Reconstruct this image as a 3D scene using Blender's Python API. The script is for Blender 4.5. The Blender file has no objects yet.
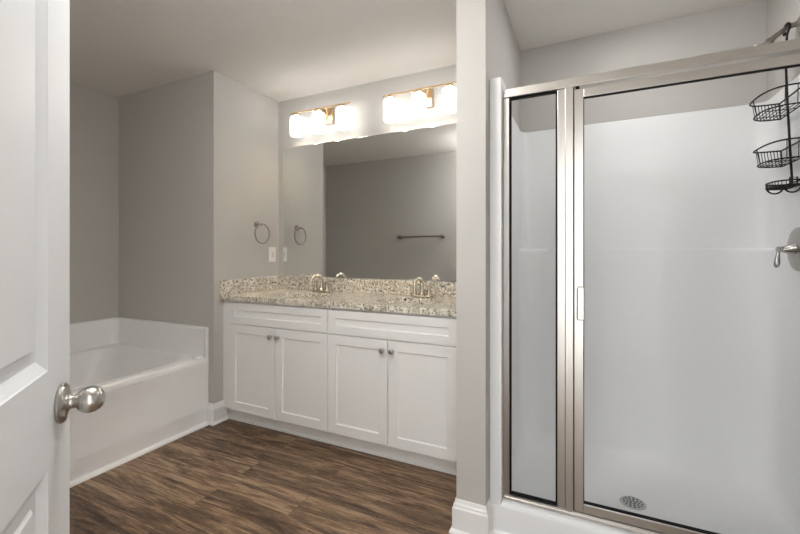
import bpy, bmesh, math, random
from mathutils import Vector, Matrix
random.seed(4)
PI = math.pi
SC = bpy.context.scene
COL = SC.collection

# ------------------------------------------------------------------ camera
H = 1.18
cam_d = bpy.data.cameras.new('camera'); cam = bpy.data.objects.new('camera', cam_d); COL.objects.link(cam)
YAW = math.radians(25.396)
cam.location = (0, 0, H); cam.rotation_euler = (PI/2, 0, YAW)
cam_d.sensor_width = 36; cam_d.lens = 396/800*36; cam_d.shift_y = -14/800; cam_d.clip_start = 0.02
SC.camera = cam
# ------------------------------------------------------------------ world, exposure
W = bpy.data.worlds.new('world'); SC.world = W; W.use_nodes = True
W.node_tree.nodes['Background'].inputs[0].default_value = (0.95, 0.98, 1.0, 1)
W.node_tree.nodes['Background'].inputs[1].default_value = 1.02
SC.view_settings.view_transform = 'Standard'; SC.view_settings.look = 'None'
SC.view_settings.exposure = 1.9; SC.view_settings.gamma = 1; SC.view_settings.use_curve_mapping = False
SHADE_E = 1.15
BULB_E = 22      # vanity lamp shades
FILL_DOME_E = 12  # semi-flush lamp added out of view to brighten the room
FILL_DOWN_E = 24  # recessed lamp added out of view to brighten the shower
SC.cycles.max_bounces = 14; SC.cycles.diffuse_bounces = 8; SC.cycles.glossy_bounces = 6
SC.cycles.transparent_max_bounces = 16
SC.cycles.caustics_reflective = False; SC.cycles.caustics_refractive = False
SC.cycles.sample_clamp_indirect = 6

# ------------------------------------------------------------------ materials
def srgb(r, g, b):
    f = lambda c: (c/255/12.92) if c/255 <= .04045 else ((c/255+.055)/1.055)**2.4
    return (f(r), f(g), f(b), 1)
def mat(name, col, rough=.5, metal=0, spec=.5, bump=0, bscale=200, emit=None, estr=0, coat=0):
    m = bpy.data.materials.new(name); m.use_nodes = True
    nt = m.node_tree; p = nt.nodes['Principled BSDF']
    p.inputs['Base Color'].default_value = col; p.inputs['Roughness'].default_value = rough
    p.inputs['Metallic'].default_value = metal; p.inputs['Specular IOR Level'].default_value = spec
    p.inputs['Coat Weight'].default_value = coat
    tc = nt.nodes.new('ShaderNodeTexCoord'); no = nt.nodes.new('ShaderNodeTexNoise')
    no.inputs['Scale'].default_value = bscale; no.inputs['Detail'].default_value = 3
    nt.links.new(tc.outputs['Object'], no.inputs['Vector'])
    if bump:
        b = nt.nodes.new('ShaderNodeBump'); b.inputs['Strength'].default_value = bump; b.inputs['Distance'].default_value = .001
        nt.links.new(no.outputs['Fac'], b.inputs['Height']); nt.links.new(b.outputs['Normal'], p.inputs['Normal'])
    if emit:
        p.inputs['Emission Color'].default_value = emit; p.inputs['Emission Strength'].default_value = estr
    return m
M = {}
M['wall'] = mat('wall_paint', srgb(195, 192, 187), .75, spec=.25, bump=.12, bscale=260)
M['ceiling'] = mat('ceiling_paint', srgb(230, 226, 221), .85, spec=.2, bump=.15, bscale=200)
M['trim'] = mat('trim_paint', srgb(242, 241, 239), .35, spec=.45)
M['door'] = mat('door_paint', srgb(232, 233, 234), .42, spec=.4, bump=.08, bscale=120)
M['cabinet'] = mat('cabinet_paint', srgb(243, 242, 240), .4, spec=.4)
M['gap'] = mat('cabinet_inside', srgb(120, 116, 110), .7)
M['acrylic'] = mat('white_acrylic', srgb(242, 241, 240), .32, spec=.35)
M['fiberglass'] = mat('white_fiberglass', srgb(235, 235, 235), .5, spec=.25)
M['porcelain'] = mat('porcelain', srgb(238, 236, 230), .12)
M['nickel'] = mat('brushed_nickel', srgb(190, 186, 180), .28, 1)
M['faucet'] = mat('warm_nickel', srgb(214, 203, 184), .2, 1)
M['frame'] = mat('satin_nickel_frame', srgb(205, 200, 193), .32, 1, bump=.1, bscale=60)
M['brass'] = mat('brass', srgb(222, 188, 146), .3, 1)
M['black'] = mat('black_gasket', srgb(16, 15, 15), .6, spec=.2)
M['wire'] = mat('black_wire', srgb(14, 13, 13), .5, spec=.3)
M['hole'] = mat('drain_hole', srgb(40, 40, 40), .6)
M['plate'] = mat('plate_plastic', srgb(240, 239, 235), .35)
M['chrome'] = mat('drain_metal', srgb(186, 186, 185), .4, .3)
M['valve'] = mat('satin_chrome', srgb(176, 173, 168), .25, 1)
M['shade'] = mat('opal_glass_shade', srgb(255, 250, 240), .3, emit=(1, .99, .97, 1), estr=SHADE_E)
M['bulb'] = mat('bulb', (1, 1, 1, 1), .3, emit=(1, .985, .96, 1), estr=BULB_E)
M['fill_downlight'] = mat('fill_downlight_lens', (1, 1, 1, 1), .3, emit=(.985, .995, 1, 1), estr=FILL_DOWN_E)
M['ring_metal'] = mat('aged_nickel', srgb(150, 142, 132), .3, 1)
M['fill_dome'] = mat('fill_dome_glass', srgb(255, 252, 246), .3, emit=(.985, .995, 1, 1), estr=FILL_DOME_E)

def mirror_mat():
    m = bpy.data.materials.new('mirror_silver'); m.use_nodes = True
    p = m.node_tree.nodes['Principled BSDF']
    p.inputs['Base Color'].default_value = (.86, .87, .86, 1); p.inputs['Metallic'].default_value = 1; p.inputs['Roughness'].default_value = 0.005
    return m
M['mirror'] = mirror_mat()
def glass_mat():
    m = bpy.data.materials.new('clear_glass'); m.use_nodes = True
    nt = m.node_tree; nt.nodes.clear()
    out = nt.nodes.new('ShaderNodeOutputMaterial'); mx = nt.nodes.new('ShaderNodeMixShader')
    tr = nt.nodes.new('ShaderNodeBsdfTransparent'); tr.inputs[0].default_value = (.975, .975, .975, 1)
    gl = nt.nodes.new('ShaderNodeBsdfGlossy'); gl.inputs['Roughness'].default_value = .01
    fr = nt.nodes.new('ShaderNodeFresnel'); fr.inputs[0].default_value = 1.15
    nt.links.new(fr.outputs[0], mx.inputs[0]); nt.links.new(tr.outputs[0], mx.inputs[1]); nt.links.new(gl.outputs[0], mx.inputs[2])
    nt.links.new(mx.outputs[0], out.inputs[0])
    return m
M['glass'] = glass_mat()

def wood_mat():
    m = bpy.data.materials.new('vinyl_plank_floor'); m.use_nodes = True
    nt = m.node_tree; L = nt.links.new; N = nt.nodes.new
    p = nt.nodes['Principled BSDF']
    tc = N('ShaderNodeTexCoord')
    br = N('ShaderNodeTexBrick'); br.offset = .37; br.offset_frequency = 2
    br.inputs['Color1'].default_value = (.12, .12, .12, 1); br.inputs['Color2'].default_value = (.9, .9, .9, 1)
    br.inputs['Mortar'].default_value = (0, 0, 0, 1)
    br.inputs['Scale'].default_value = 1; br.inputs['Mortar Size'].default_value = .0012; br.inputs['Mortar Smooth'].default_value = .3
    br.inputs['Brick Width'].default_value = 1.22; br.inputs['Row Height'].default_value = .155; br.inputs['Bias'].default_value = 0
    L(tc.outputs['Object'], br.inputs['Vector'])
    # per plank shift of the grain
    sep = N('ShaderNodeSeparateXYZ'); L(tc.outputs['Object'], sep.inputs[0])
    mul = N('ShaderNodeMath'); mul.operation = 'MULTIPLY'; mul.inputs[1].default_value = 7.3; L(br.outputs['Color'], mul.inputs[0])
    cmb = N('ShaderNodeCombineXYZ'); L(mul.outputs[0], cmb.inputs[2]); L(sep.outputs[0], cmb.inputs[0]); L(sep.outputs[1], cmb.inputs[1])
    def grain(sx, sy, scale, detail, dist=0, rough=.6):
        mp = N('ShaderNodeMapping'); mp.inputs['Scale'].default_value = (sx, sy, 1); L(cmb.outputs[0], mp.inputs[0])
        n = N('ShaderNodeTexNoise'); n.inputs['Scale'].default_value = scale; n.inputs['Detail'].default_value = detail
        n.inputs['Distortion'].default_value = dist; n.inputs['Roughness'].default_value = rough
        L(mp.outputs[0], n.inputs['Vector']); return n.outputs['Fac']
    g1 = grain(.9, 9, 2.0, 8, 1.2, .62); g2 = grain(3.0, 60, 3, 6, .8, .75); g3 = grain(2.2, 30, 4.0, 12, 3.0, .78)
    r1 = N('ShaderNodeValToRGB'); r1.color_ramp.elements[0].position = .43; r1.color_ramp.elements[1].position = .62
    r1.color_ramp.elements[0].color = srgb(52, 37, 24); r1.color_ramp.elements[1].color = srgb(168, 141, 112)
    e = r1.color_ramp.elements.new(.52); e.color = srgb(106, 80, 57)
    a = N('ShaderNodeMath'); a.operation = 'MULTIPLY_ADD'; a.inputs[1].default_value = .45; L(g2, a.inputs[0])
    b = N('ShaderNodeMath'); b.operation = 'MULTIPLY'; b.inputs[1].default_value = .52; L(g1, b.inputs[0]); L(b.outputs[0], a.inputs[2])
    pl = N('ShaderNodeMath'); pl.operation = 'MULTIPLY_ADD'; pl.inputs[1].default_value = .09; L(br.outputs['Color'], pl.inputs[0]); L(a.outputs[0], pl.inputs[2])
    L(pl.outputs[0], r1.inputs[0])
    # pale broken streaks
    r3 = N('ShaderNodeValToRGB'); r3.color_ramp.elements[0].position = .56; r3.color_ramp.elements[1].position = .64
    L(g3, r3.inputs[0])
    mx = N('ShaderNodeMix'); mx.data_type = 'RGBA'
    s = N('ShaderNodeMath'); s.operation = 'MULTIPLY'; s.inputs[1].default_value = .55; L(r3.outputs['Color'], s.inputs[0])
    L(s.outputs[0], mx.inputs['Factor']); L(r1.outputs['Color'], mx.inputs['A']); mx.inputs['B'].default_value = srgb(196, 174, 148)
    r4 = N('ShaderNodeValToRGB'); r4.color_ramp.elements[0].position = .36; r4.color_ramp.elements[1].position = .42
    r4.color_ramp.elements[0].color = (.5, .5, .5, 1); r4.color_ramp.elements[1].color = (0, 0, 0, 1); L(g3, r4.inputs[0])
    mx2 = N('ShaderNodeMix'); mx2.data_type = 'RGBA'; L(r4.outputs['Color'], mx2.inputs['Factor']); L(mx.outputs['Result'], mx2.inputs['A'])
    mx2.inputs['B'].default_value = srgb(48, 35, 26)
    # joints
    mx3 = N('ShaderNodeMix'); mx3.data_type = 'RGBA'; jf = N('ShaderNodeMath'); jf.operation = 'MULTIPLY'; jf.inputs[1].default_value = .7
    L(br.outputs['Fac'], jf.inputs[0]); L(jf.outputs[0], mx3.inputs['Factor']); L(mx2.outputs['Result'], mx3.inputs['A']); mx3.inputs['B'].default_value = srgb(40, 30, 22)
    L(mx3.outputs['Result'], p.inputs['Base Color'])
    bm_ = N('ShaderNodeBump'); bm_.inputs['Strength'].default_value = .5; bm_.inputs['Distance'].default_value = .002
    L(g2, bm_.inputs['Height']); L(bm_.outputs['Normal'], p.inputs['Normal'])
    p.inputs['Roughness'].default_value = .42; p.inputs['Specular IOR Level'].default_value = .45
    return m
M['floor'] = wood_mat()

def granite_mat():
    m = bpy.data.materials.new('speckled_granite'); m.use_nodes = True
    nt = m.node_tree; L = nt.links.new; N = nt.nodes.new; p = nt.nodes['Principled BSDF']
    tc = N('ShaderNodeTexCoord')
    def noise(scale, detail=3, off=0, rough=.6):
        mp = N('ShaderNodeMapping'); mp.inputs['Location'].default_value = (off, off*2, -off); L(tc.outputs['Object'], mp.inputs[0])
        n = N('ShaderNodeTexNoise'); n.inputs['Scale'].default_value = scale; n.inputs['Detail'].default_value = detail; n.inputs['Roughness'].default_value = rough
        L(mp.outputs[0], n.inputs['Vector']); return n.outputs['Fac']
    def ramp(f, a, b):
        r = N('ShaderNodeValToRGB'); r.color_ramp.elements[0].position = a; r.color_ramp.elements[1].position = b; L(f, r.inputs[0]); return r.outputs['Color']
    cur = None
    base = N('ShaderNodeMix'); base.data_type = 'RGBA'; L(ramp(noise(40), .4, .6), base.inputs['Factor'])
    base.inputs['A'].default_value = srgb(243, 239, 228); base.inputs['B'].default_value = srgb(210, 200, 180)
    cur = base.outputs['Result']
    for sc_, a, b, off, col in ((75, .56, .60, 3.1, srgb(158, 142, 118)), (90, .58, .62, 7.7, srgb(112, 104, 96)), (62, .60, .63, 1.3, srgb(36, 31, 28)), (150, .62, .66, 5.2, srgb(240, 234, 222))):
        mx = N('ShaderNodeMix'); mx.data_type = 'RGBA'; L(ramp(noise(sc_, 3, off), a, b), mx.inputs['Factor']); L(cur, mx.inputs['A']); mx.inputs['B'].default_value = col
        cur = mx.outputs['Result']
    L(cur, p.inputs['Base Color']); p.inputs['Roughness'].default_value = .14
    return m
M['granite'] = granite_mat()

# ------------------------------------------------------------------ mesh helpers
def box(bm, x0, x1, y0, y1, z0, z1):
    v = [bm.verts.new(c) for c in ((x0,y0,z0),(x1,y0,z0),(x1,y1,z0),(x0,y1,z0),(x0,y0,z1),(x1,y0,z1),(x1,y1,z1),(x0,y1,z1))]
    for f in ((0,3,2,1),(4,5,6,7),(0,1,5,4),(1,2,6,5),(2,3,7,6),(3,0,4,7)): bm.faces.new([v[i] for i in f])
def poly_prism(bm, pts, axis, a, b):
    """closed 2-D outline extruded along axis between a and b"""
    def P(p, t):
        return {'x': (t, p[0], p[1]), 'y': (p[0], t, p[1]), 'z': (p[0], p[1], t)}[axis]
    A = [bm.verts.new(P(p, a)) for p in pts]; B = [bm.verts.new(P(p, b)) for p in pts]
    n = len(pts)
    for i in range(n): bm.faces.new((A[i], A[(i+1)%n], B[(i+1)%n], B[i]))
    bm.faces.new(A[::-1]); bm.faces.new(B)
def tube(bm, pts, r, seg=10, closed=False, cap=True):
    pts = [Vector(p) for p in pts]; n = len(pts); rs = r if isinstance(r, (list, tuple)) else [r]*n
    rings = []; up = None
    for i, p in enumerate(pts):
        if closed: t = (pts[(i+1)%n]-pts[i-1]).normalized()
        else: t = (pts[min(i+1, n-1)]-pts[max(i-1, 0)]).normalized()
        if up is None:
            up = Vector((0,0,1)) if abs(t.z) < .9 else Vector((1,0,0))
        u = (up - t*up.dot(t)).normalized(); up = u; w = t.cross(u)
        rings.append([bm.verts.new(p + (u*math.cos(2*PI*k/seg)+w*math.sin(2*PI*k/seg))*rs[i]) for k in range(seg)])
    for i in range(n if closed else n-1):
        A, B = rings[i], rings[(i+1)%n]
        for k in range(seg): bm.faces.new((A[k], A[(k+1)%seg], B[(k+1)%seg], B[k]))
    if cap and not closed: bm.faces.new(rings[0][::-1]); bm.faces.new(rings[-1])
def lathe(bm, prof, seg=32, mtx=None, cap=True):
    """prof: (radius, height) pairs about local z"""
    mtx = mtx or Matrix(); rings = []
    for r, z in prof:
        if r < 1e-6: rings.append([bm.verts.new(mtx @ Vector((0,0,z)))])
        else: rings.append([bm.verts.new(mtx @ Vector((r*math.cos(2*PI*k/seg), r*math.sin(2*PI*k/seg), z))) for k in range(seg)])
    for A, B in zip(rings, rings[1:]):
        for k in range(seg):
            if len(A) == 1 and len(B) == 1: continue
            if len(A) == 1: bm.faces.new((A[0], B[(k+1)%seg], B[k]))
            elif len(B) == 1: bm.faces.new((A[k], A[(k+1)%seg], B[0]))
            else: bm.faces.new((A[k], A[(k+1)%seg], B[(k+1)%seg], B[k]))
    if cap:
        if len(rings[0]) > 1: bm.faces.new(rings[0][::-1])
        if len(rings[-1]) > 1: bm.faces.new(rings[-1])
def axis_m(loc, d):
    """matrix carrying local z onto d at loc"""
    return Matrix.Translation(loc) @ Vector(d).to_track_quat('Z', 'Y').to_matrix().to_4x4()
def obj(name, bm, m, parent=None, smooth=None, bevel=0, seg=2, recalc=True):
    if recalc: bmesh.ops.recalc_face_normals(bm, faces=bm.faces)
    me = bpy.data.meshes.new(name); bm.to_mesh(me); bm.free()
    me.materials.append(M[m])
    if smooth is not None:
        for p in me.polygons: p.use_smooth = True
        me.set_sharp_from_angle(angle=math.radians(smooth))
    o = bpy.data.objects.new(name, me); COL.objects.link(o)
    if parent: o.parent = parent
    if bevel:
        b = o.modifiers.new('bevel', 'BEVEL'); b.width = bevel; b.segments = seg; b.limit_method = 'ANGLE'; b.angle_limit = math.radians(50)
        b.harden_normals = False
    return o
def B(): return bmesh.new()
def bx(name, c, m, parent=None, bevel=0, smooth=None):
    bm = B(); box(bm, *c); return obj(name, bm, m, parent, smooth, bevel)
def tag(o, label, cat, group=None):
    o['label'] = label; o['category'] = cat
    if group: o['group'] = group
    return o
def thing(name, label, cat, loc=(0,0,0), rz=0, group=None):
    o = bpy.data.objects.new(name, None); o.empty_display_size = .05; COL.objects.link(o)
    o.location = loc; o.rotation_euler = (0,0,rz); return tag(o, label, cat, group)
def struct(o): o['kind'] = 'structure'; return o
def dup(root, loc, label=None):
    def cp(o, parent):
        c = o.copy(); COL.objects.link(c)
        if parent: c.parent = parent
        for k in [q for q in COL.objects if q.parent == o]: cp(k, c)
        return c
    r = cp(root, None); r.location = loc
    if label: r['label'] = label
    return r

# ------------------------------------------------------------------ key planes
YB = 2.55          # mirror wall
XW = -2.334         # towel-ring wall
YT = 1.918          # end wall of tub alcove
XL = -3.43          # wall behind the tub
YN = .36            # near wall beside tub
PX0, PX1, PY = -.504, -.38, 1.62   # partition between vanity and shower
XR = .80            # right wall
HC = 2.44
DY = -.09           # doorway wall

# ------------------------------------------------------------------ structure
struct(bx('floor', (XL-.1, XR+.1, -1.6, YB+.1, -.06, 0), 'floor'))
struct(bx('ceiling', (XL-.1, XR+.1, DY-.12, YB+.1, HC, HC+.06), 'ceiling'))
struct(bx('wall_back', (XW, XR+.1, YB, YB+.1, 0, HC), 'wall'))
struct(bx('wall_alcove', (XL-.1, XW, YT, YB+.1, 0, HC), 'wall'))
struct(bx('wall_left', (XL-.1, XL, YN-.12, YT, 0, HC), 'wall'))
struct(bx('wall_near_left', (XL-.1, -1.2, YN-.12, YN, 0, HC), 'wall'))
bm = B(); box(bm, -1.32, -1.2, DY-.12, YN-.12, 0, HC); box(bm, -1.2, -.27, DY-.12, DY, 0, HC)
box(bm, .53, XR+.1, DY-.12, DY, 0, HC); box(bm, -.27, .53, DY-.12, DY, 2.06, HC)
struct(obj('wall_near', bm, 'wall'))
struct(bx('wall_right', (XR, XR+.1, DY, YB, 0, HC), 'wall'))
struct(bx('wall_partition', (PX0, PX1, PY, YB, 0, HC), 'wall'))
# door frame round the opening the camera looks through
bm = B()
box(bm, -.27, -.252, DY-.13, DY+.001, 0, 2.06); box(bm, .512, .53, DY-.13, DY+.001, 0, 2.06); box(bm, -.252, .512, DY-.13, DY+.001, 2.042, 2.06)
box(bm, .53, .59, DY, DY+.015, 0, 2.12); box(bm, -.252, .53, DY, DY+.015, 2.06, 2.12)
struct(obj('trim_1', bm, 'trim', bevel=.002))

# baseboards (profile: offset from wall, height)
BP = [(0, 0), (.015, 0), (.015, .105), (.011, .112), (.011, .119), (.006, .126), (.004, .14), (0, .14)]
SP = [(.015, 0), (.026, 0), (.026, .006), (.022, .014), (.015, .018)]
def baseboard(name, path, prof=BP, shoe=True):
    """path: list of (x, y); board sits on the right-hand side of travel"""
    bm = B(); pts = [Vector((p[0], p[1])) for p in path]; n = len(pts)
    nrm = []
    for i in range(n):
        ds = []
        if i > 0: ds.append((pts[i]-pts[i-1]).normalized())
        if i < n-1: ds.append((pts[i+1]-pts[i]).normalized())
        ns = [Vector((d.y, -d.x)) for d in ds]
        if len(ns) == 1: nrm.append(ns[0])
        else:
            s = ns[0]+ns[1]; nrm.append(s/(1+ns[0].dot(ns[1])))
    for pr in ([prof, SP] if shoe else [prof]):
        rings = [[bm.verts.new((pts[i].x+nrm[i].x*o_, pts[i].y+nrm[i].y*o_, z)) for o_, z in pr] for i in range(n)]
        k = len(pr)
        for A, C in zip(rings, rings[1:]):
            for j in range(k): bm.faces.new((A[j], A[(j+1)%k], C[(j+1)%k], C[j]))
        bm.faces.new(rings[0]); bm.faces.new(rings[-1][::-1])
    return struct(obj(name, bm, 'trim'))
baseboard('baseboard_alcove', [(-2.381, YT), (XW, YT), (XW, 2.02)])
baseboard('baseboard_partition', [(PX0, 2.03), (PX0, PY), (PX1, PY), (PX1, 1.676)])
baseboard('baseboard_near_left', [(-1.2, YN), (-2.33, YN)])
baseboard('baseboard_right', [(XR, 1.67), (XR, DY), (.60, DY)])

# ------------------------------------------------------------------ panelled slabs
def panel_slab(bm, w, h, t, panels, mold, depth, x0=0, z0=0):
    """front face at y=0 facing -y, recessed panels (xa,xb,za,zb) with sloping sticking"""
    xs = sorted({0, w} | {p[0] for p in panels} | {p[1] for p in panels}); zs = sorted({0, h} | {p[2] for p in panels} | {p[3] for p in panels})
    cache = {}
    def V(x, y, z):
        k = (round(x, 5), round(y, 5), round(z, 5))
        if k not in cache: cache[k] = bm.verts.new((x0+x, y, z0+z))
        return cache[k]
    def Q(a, b, c, d): bm.faces.new((V(*a), V(*b), V(*c), V(*d)))
    for i in range(len(xs)-1):
        for j in range(len(zs)-1):
            xa, xb, za, zb = xs[i], xs[i+1], zs[j], zs[j+1]
            hit = [p for p in panels if p[0] <= xa+1e-6 and p[1] >= xb-1e-6 and p[2] <= za+1e-6 and p[3] >= zb-1e-6]
            if not hit: Q((xa,0,za),(xb,0,za),(xb,0,zb),(xa,0,zb)); continue
    for xa, xb, za, zb in panels:
        steps = [(0, 0)] + mold
        for (o0, d0), (o1, d1) in zip(steps, steps[1:]):
            a = [(xa+o0,d0,za+o0),(xb-o0,d0,za+o0),(xb-o0,d0,zb-o0),(xa+o0,d0,zb-o0)]
            b = [(xa+o1,d1,za+o1),(xb-o1,d1,za+o1),(xb-o1,d1,zb-o1),(xa+o1,d1,zb-o1)]
            for k in range(4): Q(a[k], a[(k+1)%4], b[(k+1)%4], b[k])
        o, d = steps[-1]
        Q((xa+o,d,za+o),(xb-o,d,za+o),(xb-o,d,zb-o),(xa+o,d,zb-o))
    # edges and back
    for a, b in zip(xs, xs[1:]):
        Q((a,0,0),(a,t,0),(b,t,0),(b,0,0)); Q((a,0,h),(b,0,h),(b,t,h),(a,t,h))
    for a, b in zip(zs, zs[1:]):
        Q((0,0,a),(0,0,b),(0,t,b),(0,t,a)); Q((w,0,a),(w,t,a),(w,t,b),(w,0,b))
    bm.faces.new([V(x,t,0) for x in xs] + [V(w,t,z) for z in zs[1:]] + [V(x,t,h) for x in xs[::-1][1:]] + [V(0,t,z) for z in zs[::-1][1:-1]])

# ------------------------------------------------------------------ open entry door
DW, DH = .76, 2.03
bm = B()
dp = [(.108, DW-.108, .22, .832), (.108, DW-.108, .985, 1.90)]
panel_slab(bm, DW, DH, .035, dp, [(.002, .0015), (.020, .009), (.036, .009), (.041, .005)], 0)
door = obj('door_1', bm, 'door', bevel=.002)
struct(door)
door.location = (-.84, .388, .012)
door.rotation_euler = (0, 0, math.atan2(-.627, .779) )       # local x runs from leading edge to hinge; front face looks at local -y
# front face must look to (+.627,+.779): mirror the slab in local y
for v in door.data.vertices: v.co.y = -v.co.y
door.data.flip_normals()
door['label'] = 'white two-panel door standing open at the left edge of the view'
def knob_bm():
    bm = B()
    prof = [(0,0),(.0325,0),(.0335,.002),(.0335,.005),(.031,.008),(.024,.0095),(.016,.011),(.0125,.014),(.0115,.018),(.012,.020),(.011,.022),(.012,.0235),
            (.0165,.027),(.0200,.032),(.0222,.038),(.0228,.044),(.0215,.051),(.0178,.0575),(.0125,.062),(.006,.0645),(0,.065)]
    lathe(bm, [(r*.97, z*.95) for r, z in prof], 48)
    return bm
kz = .916
k1 = obj('door_knob', knob_bm(), 'nickel', door, smooth=40); k1.location = (.051, 0, kz); k1.rotation_euler = (-PI/2, 0, 0)
k1['label'] = 'brushed nickel egg-shaped knob'
bm = knob_bm(); k2 = obj('door_knob', bm, 'nickel', door, smooth=40); k2.location = (.051, -.035, kz); k2.rotation_euler = (PI/2, 0, 0)
bm = B(); box(bm, -.0012, .001, -.03, -.005, kz-.028, kz+.028); obj('latch_plate', bm, 'nickel', door)
for z in (.2, 1.0, 1.82):
    bm = B(); tube(bm, [(DW+.004, .004, z-.045), (DW+.004, .004, z+.045)], .006, 10); obj('hinge', bm, 'nickel', door)

# ------------------------------------------------------------------ bathtub
tub = thing('bathtub', 'white built-in garden bathtub in the alcove left of the vanity', 'bathtub', (-2.89, 1.14, 0))
def T(bm): 
    bmesh.ops.translate(bm, verts=bm.verts, vec=(2.89, -1.14, 0)); return bm
tx0, tx1, ty0, ty1, tz = XL+.02, -2.372, YN+.02, 1.888, .46
bm = B()
NT = 96
cxm, cym = (tx0+.05 + tx1-.085)/2, (ty0+ty1)/2
def oval(hx, hy, e, z, dx=0):
    out = []
    for k in range(NT):
        a = 2*PI*k/NT; c, s = math.cos(a), math.sin(a)
        out.append(bm.verts.new((cxm+dx+hx*math.copysign(abs(c)**(2/e), c), cym+hy*math.copysign(abs(s)**(2/e), s), z)))
    return out
def rect_ring(z, x0, x1, y0, y1):
    out = []
    for k in range(NT):
        a = 2*PI*k/NT; c, s = math.cos(a), math.sin(a)
        hx, hy = (x1-x0)/2, (y1-y0)/2
        m_ = max(abs(c), abs(s)); out.append(bm.verts.new(((x0+x1)/2+hx*c/m_, (y0+y1)/2+hy*s/m_, z)))
    return out
hx, hy = (tx1-.085-tx0-.05)/2, (ty1-ty0)/2-.06
rings = [rect_ring(tz-.035, tx0, tx1, ty0, ty1), rect_ring(tz-.012, tx0, tx1-.001, ty0, ty1), rect_ring(tz-.003, tx0, tx1-.005, ty0, ty1), rect_ring(tz, tx0, tx1-.013, ty0, ty1),
         oval(hx+.012, hy+.012, 7, tz), oval(hx+.004, hy+.004, 7, tz-.003), oval(hx, hy, 7, tz-.012),
         oval(hx-.02, hy-.05, 6, tz-.10), oval(hx-.045, hy-.10, 5, tz-.22), oval(hx-.07, hy-.15, 4.5, tz-.31), oval(hx-.11, hy-.20, 3.6, tz-.365), oval(hx-.2, hy-.32, 3, tz-.39), oval(.05, .1, 2, tz-.395)]
for A, C in zip(rings, rings[1:]):
    for k in range(NT): bm.faces.new((A[k], A[(k+1)%NT], C[(k+1)%NT], C[k]))
bm.faces.new(rings[-1])
obj('basin', T(bm), 'acrylic', tub, smooth=50)
# apron with a soft ledge low down
bm = B()
pr = [(tx1-.03, .002), (tx1-.004, .002), (tx1-.004, .10), (tx1-.004, .125), (tx1-.012, .150), (tx1-.012, .34), (tx1-.006, .385), (tx1-.001, .42), (tx1-.001, tz-.036), (tx1-.03, tz-.036)]
poly_prism(bm, pr, 'y', ty0, ty1)
obj('apron', T(bm), 'acrylic', tub, smooth=25)
bm = B()
poly_prism(bm, [(tx1-.004, 0), (tx1+.022, 0), (tx1+.022, .005), (tx1+.015, .014), (tx1-.004, .019)], 'y', ty0, ty1)
obj('bottom_trim', T(bm), 'trim', tub)
# raised wall flange on three sides
bm = B(); ft = .665
def flange_path(o):
    R_ = .05
    pts = [(tx1-.012, YN+.001+o), (XL+.001+o+R_, YN+.001+o)]
    for i in range(1, 7): a = PI*1.5 - i*PI/12; pts.append((XL+.001+o+R_+R_*math.cos(a), YN+.001+o+R_+R_*math.sin(a)))
    for i in range(0, 7): a = PI - i*PI/12; pts.append((XL+.001+o+R_+R_*math.cos(a), YT-.001-o-R_+R_*math.sin(a)))
    pts.append((tx1-.012, YT-.001-o))
    return pts
a, b = flange_path(0), flange_path(.030)
def strip(z0, P0, z1, P1):
    A = [bm.verts.new((*p, z0)) for p in P0]; C = [bm.verts.new((*p, z1)) for p in P1]
    for i in range(len(A)-1): bm.faces.new((A[i], A[i+1], C[i+1], C[i]))
strip(tz-.03, b, ft-.006, b); strip(ft-.006, b, ft, flange_path(.022)); strip(ft, flange_path(.022), ft, a); strip(tz-.03, a, ft, a)
bmesh.ops.remove_doubles(bm, verts=bm.verts, dist=1e-5)
box(bm, tx1-.02, tx1-.010, YT-.031, YT-.001, .003, ft-.002)
# small moulded stop where the rim meets the flange
box(bm, tx1-.075, tx1-.035, YT-.085, YT-.030, tz-.004, tz+.012)
obj('wall_flange', T(bm), 'acrylic', tub, smooth=40, bevel=.003)
bm = B(); lathe(bm, [(0,0),(.03,0),(.032,.003),(.02,.006),(0,.006)], 24, Matrix.Translation((cxm, ty1-.55, tz-.392))); obj('drain', T(bm), 'nickel', tub, smooth=40)

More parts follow.
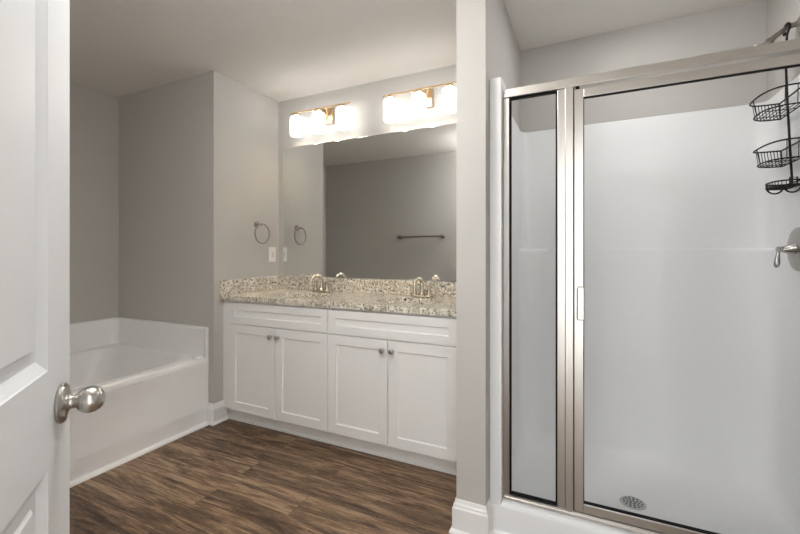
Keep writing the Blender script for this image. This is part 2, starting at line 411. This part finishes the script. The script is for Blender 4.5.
# ------------------------------------------------------------------ vanity cabinets
CY = 1.995     # front of cabinet boxes
CT = .849      # under the counter
def cabinet(label, x0, x1, d0, d1):
    t = thing('vanity_cabinet', label, 'cabinet', ((x0+x1)/2, (CY+YB)/2, 0), 0, 'vanity cabinets under the granite counter')
    def L(bm): bmesh.ops.translate(bm, verts=bm.verts, vec=(-(x0+x1)/2, -(CY+YB)/2, 0)); return bm
    bm = B(); th = .018
    # carcass with open front: sides, bottom, back, face frame
    box(bm, x0, x0+th, CY, YB-.002, .09, CT); box(bm, x1-th, x1, CY, YB-.002, .09, CT)
    box(bm, x0+th, x1-th, CY, YB-.002, .09, .108); box(bm, x0+th, x1-th, YB-.014, YB-.002, .108, CT)
    box(bm, x0+th, d0+.03, CY, CY+.019, .108, CT) if d0 > x0+.03 else None
    box(bm, d1-.03, x1-th, CY, CY+.019, .108, CT) if d1 < x1-.03 else None
    box(bm, d0+.03, d1-.03, CY, CY+.019, .80, CT); box(bm, d0+.03, d1-.03, CY, CY+.019, .67, .72)
    obj('cabinet_body', L(bm), 'cabinet', t)
    bm = B(); box(bm, x0, x1, 2.035, 2.05, .001, .0895); box(bm, x0, x1, 2.024, 2.035, .001, .014); obj('toe_kick', L(bm), 'cabinet', t)
    mid = (d0+d1)/2; g = .0026
    yf = CY-.021
    shk = [(.0005, .006)]
    def front(nm, xa, xb, za, zb, fr):
        bm = B(); w, h = xb-xa, zb-za
        panel_slab(bm, w, h, .02, [(fr, w-fr, fr, h-fr)], [(.004, .0075)], 0)
        bmesh.ops.translate(bm, verts=bm.verts, vec=(xa, yf, za))
        return obj(nm, L(bm), 'cabinet', t, bevel=.0012)
    front('drawer_front', d0+g, d1-g, .696, .838, .048)
    for s, (xa, xb) in ((1, (d0+g, mid-g)), (-1, (mid+g, d1-g))):
        dr = front('cabinet_door', xa, xb, .098, .690, .057)
        kx = (mid - s*.030)
        bm = B(); lathe(bm, [(0,0),(.009,0),(.0085,.003),(.006,.006),(.0055,.011),(.009,.015),(.0148,.019),(.0155,.023),(.0135,.028),(.007,.031),(0,.0315)], 24, axis_m((kx, yf, .633), (0,-1,0)))
        k = obj('knob', L(bm), 'nickel', dr, smooth=45); k['label'] = 'round brushed nickel knob'
    return t
xm = -1.421
cabinet('white shaker vanity cabinet at the wall corner, nearer the bathtub', XW+.002, xm-.0005, -2.252, xm-.001)
cabinet('white shaker vanity cabinet against the partition, nearer the shower', xm+.0005, PX0-.002, xm+.001, -.606)

# ------------------------------------------------------------------ countertop with two undermount sinks
CZ = .886
ct = B(); box(ct, XW+.001, PX0-.001, 1.963, YB-.001, CT+.001, CZ)
top = obj('countertop', ct, 'granite')
tag(top, 'speckled cream granite vanity countertop with two undermount sinks cut in', 'countertop')
SX = (-1.818, -1.000); SY = 2.235; SA, SB = .205, .15
def ell(bm, cx, cy, a, b, z, n=56, e=2.3):
    return [bm.verts.new((cx+a*math.copysign(abs(math.cos(2*PI*k/n))**(2/e), math.cos(2*PI*k/n)), cy+b*math.copysign(abs(math.sin(2*PI*k/n))**(2/e), math.sin(2*PI*k/n)), z)) for k in range(n)]
cut = B()
for sx in SX:
    A = ell(cut, sx, SY, SA, SB, CT-.1); C = ell(cut, sx, SY, SA, SB, CZ+.1); n = len(A)
    for k in range(n): cut.faces.new((A[k], A[(k+1)%n], C[(k+1)%n], C[k]))
    cut.faces.new(A[::-1]); cut.faces.new(C)
cutter = obj('cutter', cut, 'granite')
md = top.modifiers.new('holes', 'BOOLEAN'); md.object = cutter; md.operation = 'DIFFERENCE'; md.solver = 'EXACT'
dg = bpy.context.evaluated_depsgraph_get(); dg.update()
newme = bpy.data.meshes.new_from_object(top.evaluated_get(dg))
top.modifiers.clear(); top.data = newme; bpy.data.objects.remove(cutter)
bv = top.modifiers.new('bevel', 'BEVEL'); bv.width = .003; bv.segments = 2; bv.limit_method = 'ANGLE'; bv.angle_limit = math.radians(50)
bx('backsplash', (XW+.021, PX0-.001, YB-.0215, YB-.001, CZ+.0003, .987), 'granite', top, .002)
bx('side_splash', (XW+.001, XW+.0205, 1.965, YB-.001, CZ+.0003, .987), 'granite', top, .002)
def sink(sx, label):
    t = thing('sink', label, 'sink', (sx, SY, CT-.16), 0, 'undermount sinks in the vanity counter')
    bm = B(); n = 56; R = []
    for a, b, z in ((SA+.022, SB+.022, CT-.001), (SA+.001, SB+.001, CT-.001), (SA-.002, SB-.002, CT-.01), (SA-.012, SB-.012, CT-.06), (SA-.05, SB-.045, CT-.11), (SA-.11, SB-.085, CT-.132), (.025, .025, CT-.14)):
        R.append(ell(bm, sx, SY, a, b, z, n, 2.3 if a > .05 else 2))
    for A, C in zip(R, R[1:]):
        for k in range(n): bm.faces.new((A[k], A[(k+1)%n], C[(k+1)%n], C[k]))
    bmesh.ops.translate(bm, verts=bm.verts, vec=(-sx, -SY, .16-CT))
    o = obj('bowl', bm, 'porcelain', t, smooth=60)
    so = o.modifiers.new('thick', 'SOLIDIFY'); so.thickness = .006; so.offset = -1
    bm = B(); lathe(bm, [(0,-.002),(.026,-.002),(.027,.001),(.02,.003),(.012,.001),(0,.001)], 24, Matrix.Translation((0, 0, .022))); obj('drain', bm, 'faucet', t, smooth=40)
sink(SX[0], 'white oval undermount sink nearer the towel ring wall')
sink(SX[1], 'white oval undermount sink nearer the partition and shower')

# ------------------------------------------------------------------ faucets
def faucet():
    t = thing('faucet', 'arched warm nickel two-handle faucet behind the sink nearer the towel ring wall', 'faucet', (SX[0], 2.445, CZ+.0005), 0, 'nickel faucets on the vanity counter')
    bm = B(); pts = []
    for k in range(40):
        a = 2*PI*k/40; c, s = math.cos(a), math.sin(a)
        pts.append((.078*math.copysign(abs(c)**.75, c), .027*math.copysign(abs(s)**.75, s)))
    poly_prism(bm, pts, 'z', 0, .014); obj('base_plate', bm, 'faucet', t, smooth=40, bevel=.004)
    bm = B(); P = [(0, .002, .012), (0, .004, .06)]; R = [.0165, .013]
    for i in range(13):
        a = PI*i/12*1.02; P.append((0, .004-.0625+.0625*math.cos(a), .075+.052*math.sin(a))); R.append(.0125-.0025*i/12)
    P.append((0, -.122, .062)); R.append(.0098)
    tube(bm, P, R, 16); lathe(bm, [(.023,0),(.023,.006),(.018,.014),(.0165,.02)], 24, Matrix.Translation((0,.002,.012)))
    obj('spout', bm, 'faucet', t, smooth=50)
    bm = B(); tube(bm, [(0, .022, .012), (0, .022, .085)], .0025, 8); lathe(bm, [(0,0),(.005,0),(.006,.004),(.004,.009),(0,.01)], 12, Matrix.Translation((0,.022,.085))); obj('lift_rod', bm, 'faucet', t, smooth=50)
    for s in (-1, 1):
        bm = B()
        lathe(bm, [(.019,0),(.019,.006),(.0155,.012),(.0125,.035),(.011,.05),(.013,.055),(.0125,.064),(.006,.069),(0,.070)], 24, Matrix.Translation((s*.052, 0, .012)))
        tube(bm, [(s*.052, 0, .074), (s*.066, -.004, .080), (s*.078, -.008, .085), (s*.090, -.012, .090)], [.0078, .0072, .0066, .0058], 12)
        obj('handle', bm, 'faucet', t, smooth=45)
    return t
f0 = faucet()
dup(f0, (SX[1], 2.445, CZ+.0005), 'arched warm nickel two-handle faucet behind the sink nearer the partition')

# ------------------------------------------------------------------ mirror
bm = B(); box(bm, -2.277, -.556, YB-.006, YB-.0005, .990, 2.046)
tag(obj('vanity_mirror', bm, 'mirror', bevel=.002), 'wide frameless rectangular mirror above the granite backsplash', 'mirror')

# ------------------------------------------------------------------ vanity lights
def vanity_light():
    t = thing('vanity_light', 'three-shade brass vanity light nearer the towel ring wall', 'wall light', (-1.836, YB, 2.241), 0, 'brass vanity lights above the mirror')
    bar_y, bar_z = -.112, .030
    bm = B(); box(bm, -.062, .062, -.022, -.0005, -.062, .058); obj('backplate', bm, 'brass', t, bevel=.005)
    bm = B(); box(bm, -.275, .275, bar_y-.005, bar_y+.005, bar_z-.004, bar_z+.004); obj('bar', bm, 'brass', t, bevel=.0015)
    bm = B()
    for s in (-1, 1):
        tube(bm, [(s*.012, -.02, .0), (s*.03, -.05, .010), (s*.055, -.09, .024), (s*.062, bar_y, bar_z)], .0055, 10)
    lathe(bm, [(0,0),(.014,0),(.014,.006),(.008,.012),(0,.013)], 16, axis_m((0,-.022,-.005), (0,-1,0)))
    obj('arm', bm, 'brass', t, smooth=50)
    for k in (-1, 0, 1):
        x = k*.213
        bm = B(); lathe(bm, [(0,.0),(.009,.0),(.009,-.006),(.021,-.008),(.023,-.012),(.023,-.020),(0,-.020)], 24, Matrix.Translation((x, bar_y, bar_z-.003)))
        obj('socket', bm, 'brass', t, smooth=40)
        zt, zb, r = -.004, -.150, .0485
        bm = B(); lathe(bm, [(.018,zt),(.036,zt-.001),(.044,zt-.004),(.0475,zt-.011),(r,zt-.022),(r,zb+.014),(.0468,zb+.006),(.043,zb),(.041,zb+.001),(.044,zb+.012),(.045,zb+.03),(.045,zt-.022),(.04,zt-.007),(.018,zt-.004)], 36, Matrix.Translation((x, bar_y, 0)), cap=False)
        sh = obj('lamp_shade', bm, 'shade', t, smooth=50)
        bm = B(); lathe(bm, [(0,0),(.013,0),(.013,-.02),(.018,-.032),(.024,-.05),(.024,-.058),(.016,-.070),(0,-.075)], 20, Matrix.Translation((x, bar_y, bar_z-.024)))
        obj('bulb', bm, 'bulb', sh, smooth=50)
    return t
v0 = vanity_light()
dup(v0, (-1.018, YB, 2.241), 'three-shade brass vanity light partly hidden by the partition')

# ------------------------------------------------------------------ towel ring, wall plate, towel bar
t = thing('towel_ring', 'brushed nickel towel ring on the wall left of the mirror', 'towel ring', (XW, 2.308, 1.402))
bm = B(); lathe(bm, [(0,.0005),(.025,.0005),(.026,.004),(.024,.009),(.014,.013),(.009,.017),(.008,.04),(.010,.044),(.010,.056),(.006,.060),(0,.061)], 28, axis_m((0,0,0), (1,0,0)))
obj('mount', bm, 'ring_metal', t, smooth=40)
bm = B(); R_ = .075
tube(bm, [(.050, .012+R_*math.sin(a), -.072+R_*math.cos(a)) for a in [2*PI*i/48 for i in range(48)]], .0058, 10, closed=True)
obj('ring', bm, 'ring_metal', t, smooth=60)
t = thing('wall_plate', 'white rectangular outlet plate above the side splash', 'outlet', (XW, 2.477, 1.168))
bm = B(); box(bm, .0003, .006, -.037, .037, -.060, .060); obj('plate', bm, 'plate', t, bevel=.002)
bm = B(); box(bm, .0055, .0085, -.016, .016, -.033, .033); oo = obj('outlet_insert', bm, 'plate', t, bevel=.001)
bm = B()
for dz in (-.018, .018):
    box(bm, .0084, .0088, -.007, -.005, dz-.004, dz+.004); box(bm, .0084, .0088, .005, .007, dz-.004, dz+.004)
box(bm, .0084, .0095, -.005, .005, -.0045, .0045)
obj('slots', bm, 'hole', oo)

t = thing('towel_bar', 'dark satin towel bar on the near wall, seen in the mirror', 'towel bar', (-1.945, YN, 1.388))
for s in (-1, 1):
    bm = B(); lathe(bm, [(0,.0005),(.025,.0005),(.026,.005),(.022,.010),(.012,.016),(.010,.045),(.015,.052),(.016,.066),(.010,.076),(0,.078)], 28, axis_m((s*.298,0,0), (0,1,0)))
    obj('post', bm, 'ring_metal', t, smooth=40)
bm = B(); tube(bm, [(-.298, .060, 0), (.298, .060, 0)], .010, 16); obj('bar', bm, 'ring_metal', t, smooth=50)

# ------------------------------------------------------------------ fill lights added on the ceiling, outside the view
t = thing('fill_ceiling_light', 'added semi-flush fill light above the middle of the room, out of view', 'fill light', (-.88, .74, HC))
bm = B(); lathe(bm, [(0,-.0005),(.06,-.0005),(.06,-.012),(.02,-.02),(.012,-.03),(.012,-.16),(0,-.16)], 32); obj('canopy', bm, 'nickel', t, smooth=40)
bm = B(); lathe(bm, [(0,-.1605),(.11,-.164),(.15,-.18),(.165,-.205),(.16,-.23),(.14,-.252),(.10,-.27),(.05,-.28),(0,-.282)], 48, cap=False); obj('diffuser', bm, 'fill_dome', t, smooth=60)
t = thing('fill_recessed_light', 'added recessed fill light above the shower, out of view', 'fill light', (.215, 2.0, HC))  # second added lamp, lifts the light level inside the shower
bm = B(); lathe(bm, [(.070,-.0005),(.092,-.0005),(.090,-.004),(.072,-.006),(.070,-.0005)], 40, cap=False); obj('trim_ring', bm, 'trim', t, smooth=40)
bm = B(); lathe(bm, [(0,-.001),(.069,-.001),(.069,-.003),(0,-.003)], 40); obj('lens', bm, 'fill_downlight', t)

# ------------------------------------------------------------------ shower surround
sx0, sx1, sy0, sy1 = -.362, XR-.018, 1.775, YB-.03
ST = 1.922
CB = .135
sur = thing('shower_surround', 'white molded fiberglass shower stall with raised curb and drain', 'shower stall', (.215, 2.1, 0))
def S(bm): bmesh.ops.translate(bm, verts=bm.verts, vec=(-.215, -2.1, 0)); return bm
bm = B(); NC = 10
def sring(z, ins, R, Rf=.04):
    pts = []
    x0, x1, y0, y1 = sx0+ins, sx1-ins, sy0+ins, sy1-ins
    for cx, cy, a0, r in ((x0+R, y1-R, PI, R), (x1-R, y1-R, PI/2, R), (x1-Rf, y0+Rf, 0, Rf), (x0+Rf, y0+Rf, -PI/2, Rf)):
        for i in range(NC+1):
            a = a0 - (PI/2)*i/NC; pts.append(bm.verts.new((cx+r*math.cos(a), cy+r*math.sin(a), z)))
    return pts
lev = [(.048, .16, .06), (.053, .10, .08), (.060, .065, .10), (.075, .038, .12), (.10, .020, .14), (CB, .010, .16), (.22, .004, .17), (.5, .0, .18), (1.165, -.003, .18), (1.185, -.003, .178), (1.197, -.003, .170), (1.203, -.003, .15), (1.205, -.004, .055), (ST-.012, -.004, .05), (ST-.003, -.008, .05), (ST, -.014, .05)]
RR = [sring(z, i_, r) for z, i_, r in lev]
n = len(RR[0]); NF0, NF1 = 2*(NC+1)+NC//2, 3*(NC+1)+NC//2
for li, (A, C) in enumerate(zip(RR, RR[1:])):
    for k in range(n):
        if lev[li][0] >= CB-1e-6 and NF0 <= k < NF1: continue
        bm.faces.new((A[k], A[(k+1)%n], C[(k+1)%n], C[k]))
# pan floor down to the drain
dc = Vector((.185, 2.085)); RD = .05
last = RR[0]
for s in (.66, .33, 0):
    ring = []
    for v in RR[0]:
        q = Vector((v.co.x, v.co.y)); dr = (q-dc); e = dc + dr.normalized()*RD
        p = e + (q-e)*s; ring.append(bm.verts.new((p.x, p.y, .040+.008*s)))
    for k in range(n): bm.faces.new((last[k], last[(k+1)%n], ring[(k+1)%n], ring[k]))
    last = ring
bm.faces.new(last)
st = obj('stall', S(bm), 'fiberglass', sur, smooth=45)
so = st.modifiers.new('thick', 'SOLIDIFY'); so.thickness = .006; so.offset = -1
# curb and front columns
bm = B()
yf = 1.682
poly_prism(bm, [(yf-.002, .002), (yf-.002, CB-.022), (yf+.002, CB-.009), (yf+.010, CB-.002), (yf+.020, CB), (sy0+.012, CB), (sy0+.012, .03), (sy0+.0, .002)], 'x', PX1+.001, XR-.001)
obj('curb', S(bm), 'fiberglass', sur, smooth=50)
bm = B(); poly_prism(bm, [(yf-.003, .0005), (yf-.018, .0005), (yf-.018, .006), (yf-.012, .014), (yf-.003, .018)], 'x', PX1+.001, XR-.001)
obj('bottom_trim', S(bm), 'trim', sur)
for xa, xb in ((PX1+.001, -.327), (.757, XR-.001)):
    bm = B(); box(bm, xa, xb, yf, sy0+.012, CB-.03, ST); obj('front_column', S(bm), 'fiberglass', sur, bevel=.007)
# drain
t = B(); lathe(t, [(0,0),(.052,0),(.053,.0015),(.050,.0035),(.044,.0042),(0,.0042)], 40, Matrix.Translation((dc.x, dc.y, .0405)))
dr = obj('drain', S(t), 'chrome', sur, smooth=40); dr['label'] = 'round metal strainer drain'
t = B()
for rr, nn in ((.011, 5), (.024, 9), (.037, 13)):
    for k in range(nn):
        a = 2*PI*k/nn; lathe(t, [(0,0),(.0048,0),(.0048,.0004),(0,.0004)], 8, Matrix.Translation((dc.x+rr*math.cos(a), dc.y+rr*math.sin(a), .0447)))
obj('strainer_holes', S(t), 'hole', dr)

# ------------------------------------------------------------------ shower enclosure
enc = thing('shower_enclosure', 'satin nickel framed glass shower enclosure with fixed panel and hinged door', 'shower door', (.215, 1.73, CB))
def E(bm): bmesh.ops.translate(bm, verts=bm.verts, vec=(-.215, -1.73, -CB)); return bm
fy0, fy1 = 1.715, 1.748
ex0, ex1 = -.3265, .7565
HT = 1.875
# header with a small front lip
bm = B(); poly_prism(bm, [(fy0-.004, HT-.036), (fy0-.004, HT), (fy1+.004, HT), (fy1+.004, HT-.036), (fy0+.012, HT-.036)], 'x', ex0, ex1)
box(bm, ex0, ex1, fy0-.0065, fy0-.004, HT-.036, HT-.029); obj('header', E(bm), 'frame', enc, bevel=.0015)
bm = B(); poly_prism(bm, [(fy0-.006, CB+.0005), (fy0-.006, CB+.012), (fy0-.003, CB+.0135), (fy0-.003, CB+.020), (fy1, CB+.020), (fy1+.004, CB+.0005)], 'x', ex0, ex1)
obj('sill', E(bm), 'frame', enc, bevel=.001)
bm = B(); box(bm, ex0, -.302, fy0, fy1, CB+.0205, HT-.0365); obj('wall_jamb', E(bm), 'frame', enc, bevel=.0015)
bm = B(); box(bm, .732, ex1, fy0, fy1, CB+.0205, HT-.0365); obj('wall_jamb', E(bm), 'frame', enc, bevel=.0015)
bm = B(); box(bm, -.112, -.082, fy0, fy1, CB+.0205, HT-.0365); box(bm, -.0818, -.0525, fy0-.006, fy1, CB+.0205, HT-.0365); obj('post', E(bm), 'frame', enc, bevel=.0015)
gx0, gx1, gz0, gz1 = -.302, -.112, CB+.0205, HT-.0365
def gasket(bm, x0, x1, z0, z1, w, y0, y1):
    box(bm, x0, x0+w, y0, y1, z0, z1); box(bm, x1-w, x1, y0, y1, z0, z1); box(bm, x0+w, x1-w, y0, y1, z0, z0+w); box(bm, x0+w, x1-w, y0, y1, z1-w, z1)
bm = B(); gasket(bm, gx0, gx1, gz0, gz1, .007, 1.724, 1.738); g = obj('gasket', E(bm), 'black', enc); g['label'] = 'black rubber gasket'
bm = B(); box(bm, gx0+.004, gx1-.004, 1.7285, 1.7335, gz0+.004, gz1-.004); obj('fixed_glass', E(bm), 'glass', enc)
# door leaf
dx0, dx1, dz0, dz1 = -.0495, .729, CB+.024, 1.828
sw = .0335
bm = B()
for c in ((dx0, dx0+sw, dz0, dz1), (dx1-sw, dx1, dz0, dz1), (dx0+sw, dx1-sw, dz0, dz0+sw), (dx0+sw, dx1-sw, dz1-sw, dz1)):
    box(bm, c[0], c[1], 1.716, 1.742, c[2], c[3])
dl = obj('glass_door_frame', E(bm), 'frame', enc, bevel=.0015)
bm = B(); gasket(bm, dx0+sw, dx1-sw, dz0+sw, dz1-sw, .0022, 1.7205, 1.738); obj('gasket', E(bm), 'black', dl)
bm = B(); box(bm, dx0+sw+.002, dx1-sw-.002, 1.7285, 1.7335, dz0+sw+.002, dz1-sw-.002); obj('door_glass', E(bm), 'glass', dl)
bm = B(); box(bm, dx0+.010, dx0+sw+.004, 1.694, 1.7155, .917, 1.048); obj('handle', E(bm), 'frame', dl, bevel=.004)
bm = B(); box(bm, -.0525, -.0498, 1.722, 1.742, CB+.0205, HT-.0365); obj('magnetic_seal', E(bm), 'black', enc)
bm = B(); box(bm, -.045, -.030, 1.712, 1.730, 1.8285, 1.838); obj('door_stop', E(bm), 'black', enc)

# ------------------------------------------------------------------ shower valve
t = thing('shower_valve', 'round nickel shower valve with drooping lever on the right shower wall', 'shower valve', (sx1, 2.17, 1.195))
bm = B(); lathe(bm, [(0,.0005),(.088,.0005),(.090,.003),(.086,.008),(.07,.013),(.045,.016),(.038,.018),(0,.018)], 48, axis_m((0,0,0), (-1,0,0))); obj('escutcheon', bm, 'valve', t, smooth=40)
bm = B(); lathe(bm, [(.034,.014),(.032,.018),(.024,.026),(.019,.036),(.014,.047),(.011,.056),(.012,.060),(.0115,.068),(.006,.072),(0,.0725)], 28, axis_m((0,0,0), (-1,0,0))); obj('hub', bm, 'valve', t, smooth=40)
bm = B(); tube(bm, [(-.063, 0, .004), (-.065, 0, -.012), (-.068, -.004, -.03), (-.071, -.006, -.055), (-.073, -.008, -.070), (-.073, -.008, -.076)], [.0065, .006, .0075, .0105, .0095, .004], 16); obj('lever', bm, 'valve', t, smooth=60)

# ------------------------------------------------------------------ shower head
t = thing('showerhead', 'nickel shower head on a curved arm above the enclosure header', 'shower head', (XR, 2.20, 2.10))
bm = B(); lathe(bm, [(0,.0005),(.030,.0005),(.031,.004),(.020,.012),(.012,.015),(0,.015)], 28, axis_m((0,0,.035), (-1,0,0))); obj('wall_flange', bm, 'nickel', t, smooth=40)
bm = B(); tube(bm, [(-.008,0,.035),(-.03,0,.032),(-.055,-.002,.018),(-.08,-.006,.0),(-.105,-.010,-.022)], .0105, 14)
lathe(bm, [(0,0),(.015,0),(.016,.012),(.012,.02),(0,.02)], 20, axis_m((-.10,-.009,-.018), (-.7,-.08,-.7))); obj('arm', bm, 'ring_metal', t, smooth=50)
bm = B(); lathe(bm, [(0,0),(.013,0),(.015,.012),(.024,.028),(.036,.040),(.040,.048),(.038,.054),(0,.055)], 32, axis_m((-.110,-.010,-.026), (-.62,-.1,-.78))); hd = obj('spray_head', bm, 'nickel', t, smooth=40)

# ------------------------------------------------------------------ shower caddy
cad = thing('shower_caddy', 'black wire shower caddy with two baskets and a soap tray hung from the shower arm', 'shower caddy', (.75, 2.19, 1.43))
O = Vector((.75, 2.19, 1.43))
def loc(p): return (p[0]-O.x, p[1]-O.y, p[2]-O.z)
bm = B(); w = .0026
hook = []
ax, ay, az = .755, 2.20, 2.135
for i in range(13):
    a = -PI*.15 + PI*1.15*i/12
    hook.append((ax + .0*i, ay+.024*math.cos(a), az-.018+.024*math.sin(a)))
tube(bm, [loc(p) for p in hook], .0062, 10)
tube(bm, [loc(p) for p in ((ax, ay-.024, az-.020), (.750, 2.185, 2.09), (.745, 2.184, 2.0), (.752, 2.186, 1.80), (.762, 2.19, 1.60), (.768, 2.19, 1.475))], .0044, 10)
obj('hanger', bm, 'wire', cad, smooth=60)
def dshape(x0, x1, yc, hl, n=22):
    """D outline, flat side at x1 by the wall"""
    pts = []
    for i in range(n+1):
        a = -PI/2 + PI*i/n
        c, s = math.cos(a), math.sin(a)
        pts.append((x1-(x1-x0)*abs(c)**.55, yc+hl*math.copysign(abs(s)**.85, s)))
    return pts
def basket(z_rim, z_bot, x0, x1, hl, lab):
    bm = B(); yc = 2.195
    rim = dshape(x0, x1, yc, hl); bot = dshape(x0+.012, x1-.002, yc, hl-.014)
    # the rim rises towards the ends
    def rz(y): return z_rim + .010*((y-yc)/hl)**2
    tube(bm, [loc((x, y, rz(y))) for x, y in rim], .0034, 8, closed=True)
    tube(bm, [loc((x, y, z_bot)) for x, y in bot], .0030, 8, closed=True)
    nr = len(rim)
    for i, (a, b) in enumerate(zip(rim, bot)):
        if i in (0, nr//2, nr-1): tube(bm, [loc((a[0], a[1], rz(a[1]))), loc((b[0], b[1], z_bot))], .0022, 6)
    # close-set wires wrap the two ends
    for s_ in (-1, 1):
        for k in (range(9) if s_ > 0 else (2, 5)):
            f = .03+.10*k
            xr = x1-(x1-x0)*f*.95; 
            def yy(x, X0, X1, h_): 
                c = min(1, ((X1-x)/(X1-X0))**(1/.55)); return h_*max(0, 1-c*c)**.425
            ya = yy(xr, x0, x1, hl); xb_ = min(x1-.004, xr+.004); yb_ = yy(max(xb_, x0+.013), x0+.012, x1-.002, hl-.014)
            tube(bm, [loc((xr, yc+s_*ya, rz(yc+ya))), loc((max(xb_, x0+.013), yc+s_*yb_, z_bot))], .0015, 5)
    for k in range(7):
        x = x0+.018+k*(x1-x0-.032)/6
        c = min(1, ((x1-.002-x)/(x1-x0-.014))**(1/.55)); hh = (hl-.014)*max(0, 1-c*c)**.425
        tube(bm, [loc((x, yc-hh, z_bot+.001)), loc((x, yc+hh, z_bot+.001))], .0017, 5)
    for y in (yc-.045, yc+.045):
        tube(bm, [loc((x1-.003, y, z_bot-.002)), loc((x0+.022, y, z_bot-.002))], .0017, 5)
    o = obj('wire_basket', bm, 'wire', cad, smooth=60); return o
basket(1.835, 1.772, .643, .772, .125, '')
basket(1.623, 1.561, .655, .775, .118, '')
bm = B(); yc = 2.195
tr = dshape(.692, .778, yc, .075, 16)
for z in (1.476, 1.457): tube(bm, [loc((x, y, z)) for x, y in tr], .0032, 8, closed=True)
for a in tr[::1]: tube(bm, [loc((a[0], a[1], 1.476)), loc((a[0], a[1], 1.457))], .0013, 5)
for k in range(8):
    y = yc-.06+.12*k/7; f = max(0, 1-abs((y-yc)/.075)**2.2); tube(bm, [loc((.777, y, 1.457)), loc((.777-.085*f**.5, y, 1.457))], .0013, 5)
tray = obj('soap_tray', bm, 'wire', cad, smooth=60)
for x, yy in ((.716, 2.20), (.762, 2.17)):
    bm = B(); tube(bm, [loc((x-.026+.026*(1-math.cos(PI*i/12)), yy, 1.457-.026*math.sin(PI*i/12))) for i in range(13)], .0034, 8)
    obj('razor_hook', bm, 'wire', cad, smooth=60)
bm = B(); gasket_pts = [(.752, 2.165, 1.465), (.775, 2.165, 1.465), (.775, 2.165, 1.492), (.752, 2.165, 1.492)]
tube(bm, [loc(p) for p in gasket_pts], .0034, 8, closed=True); obj('clasp', bm, 'wire', cad)
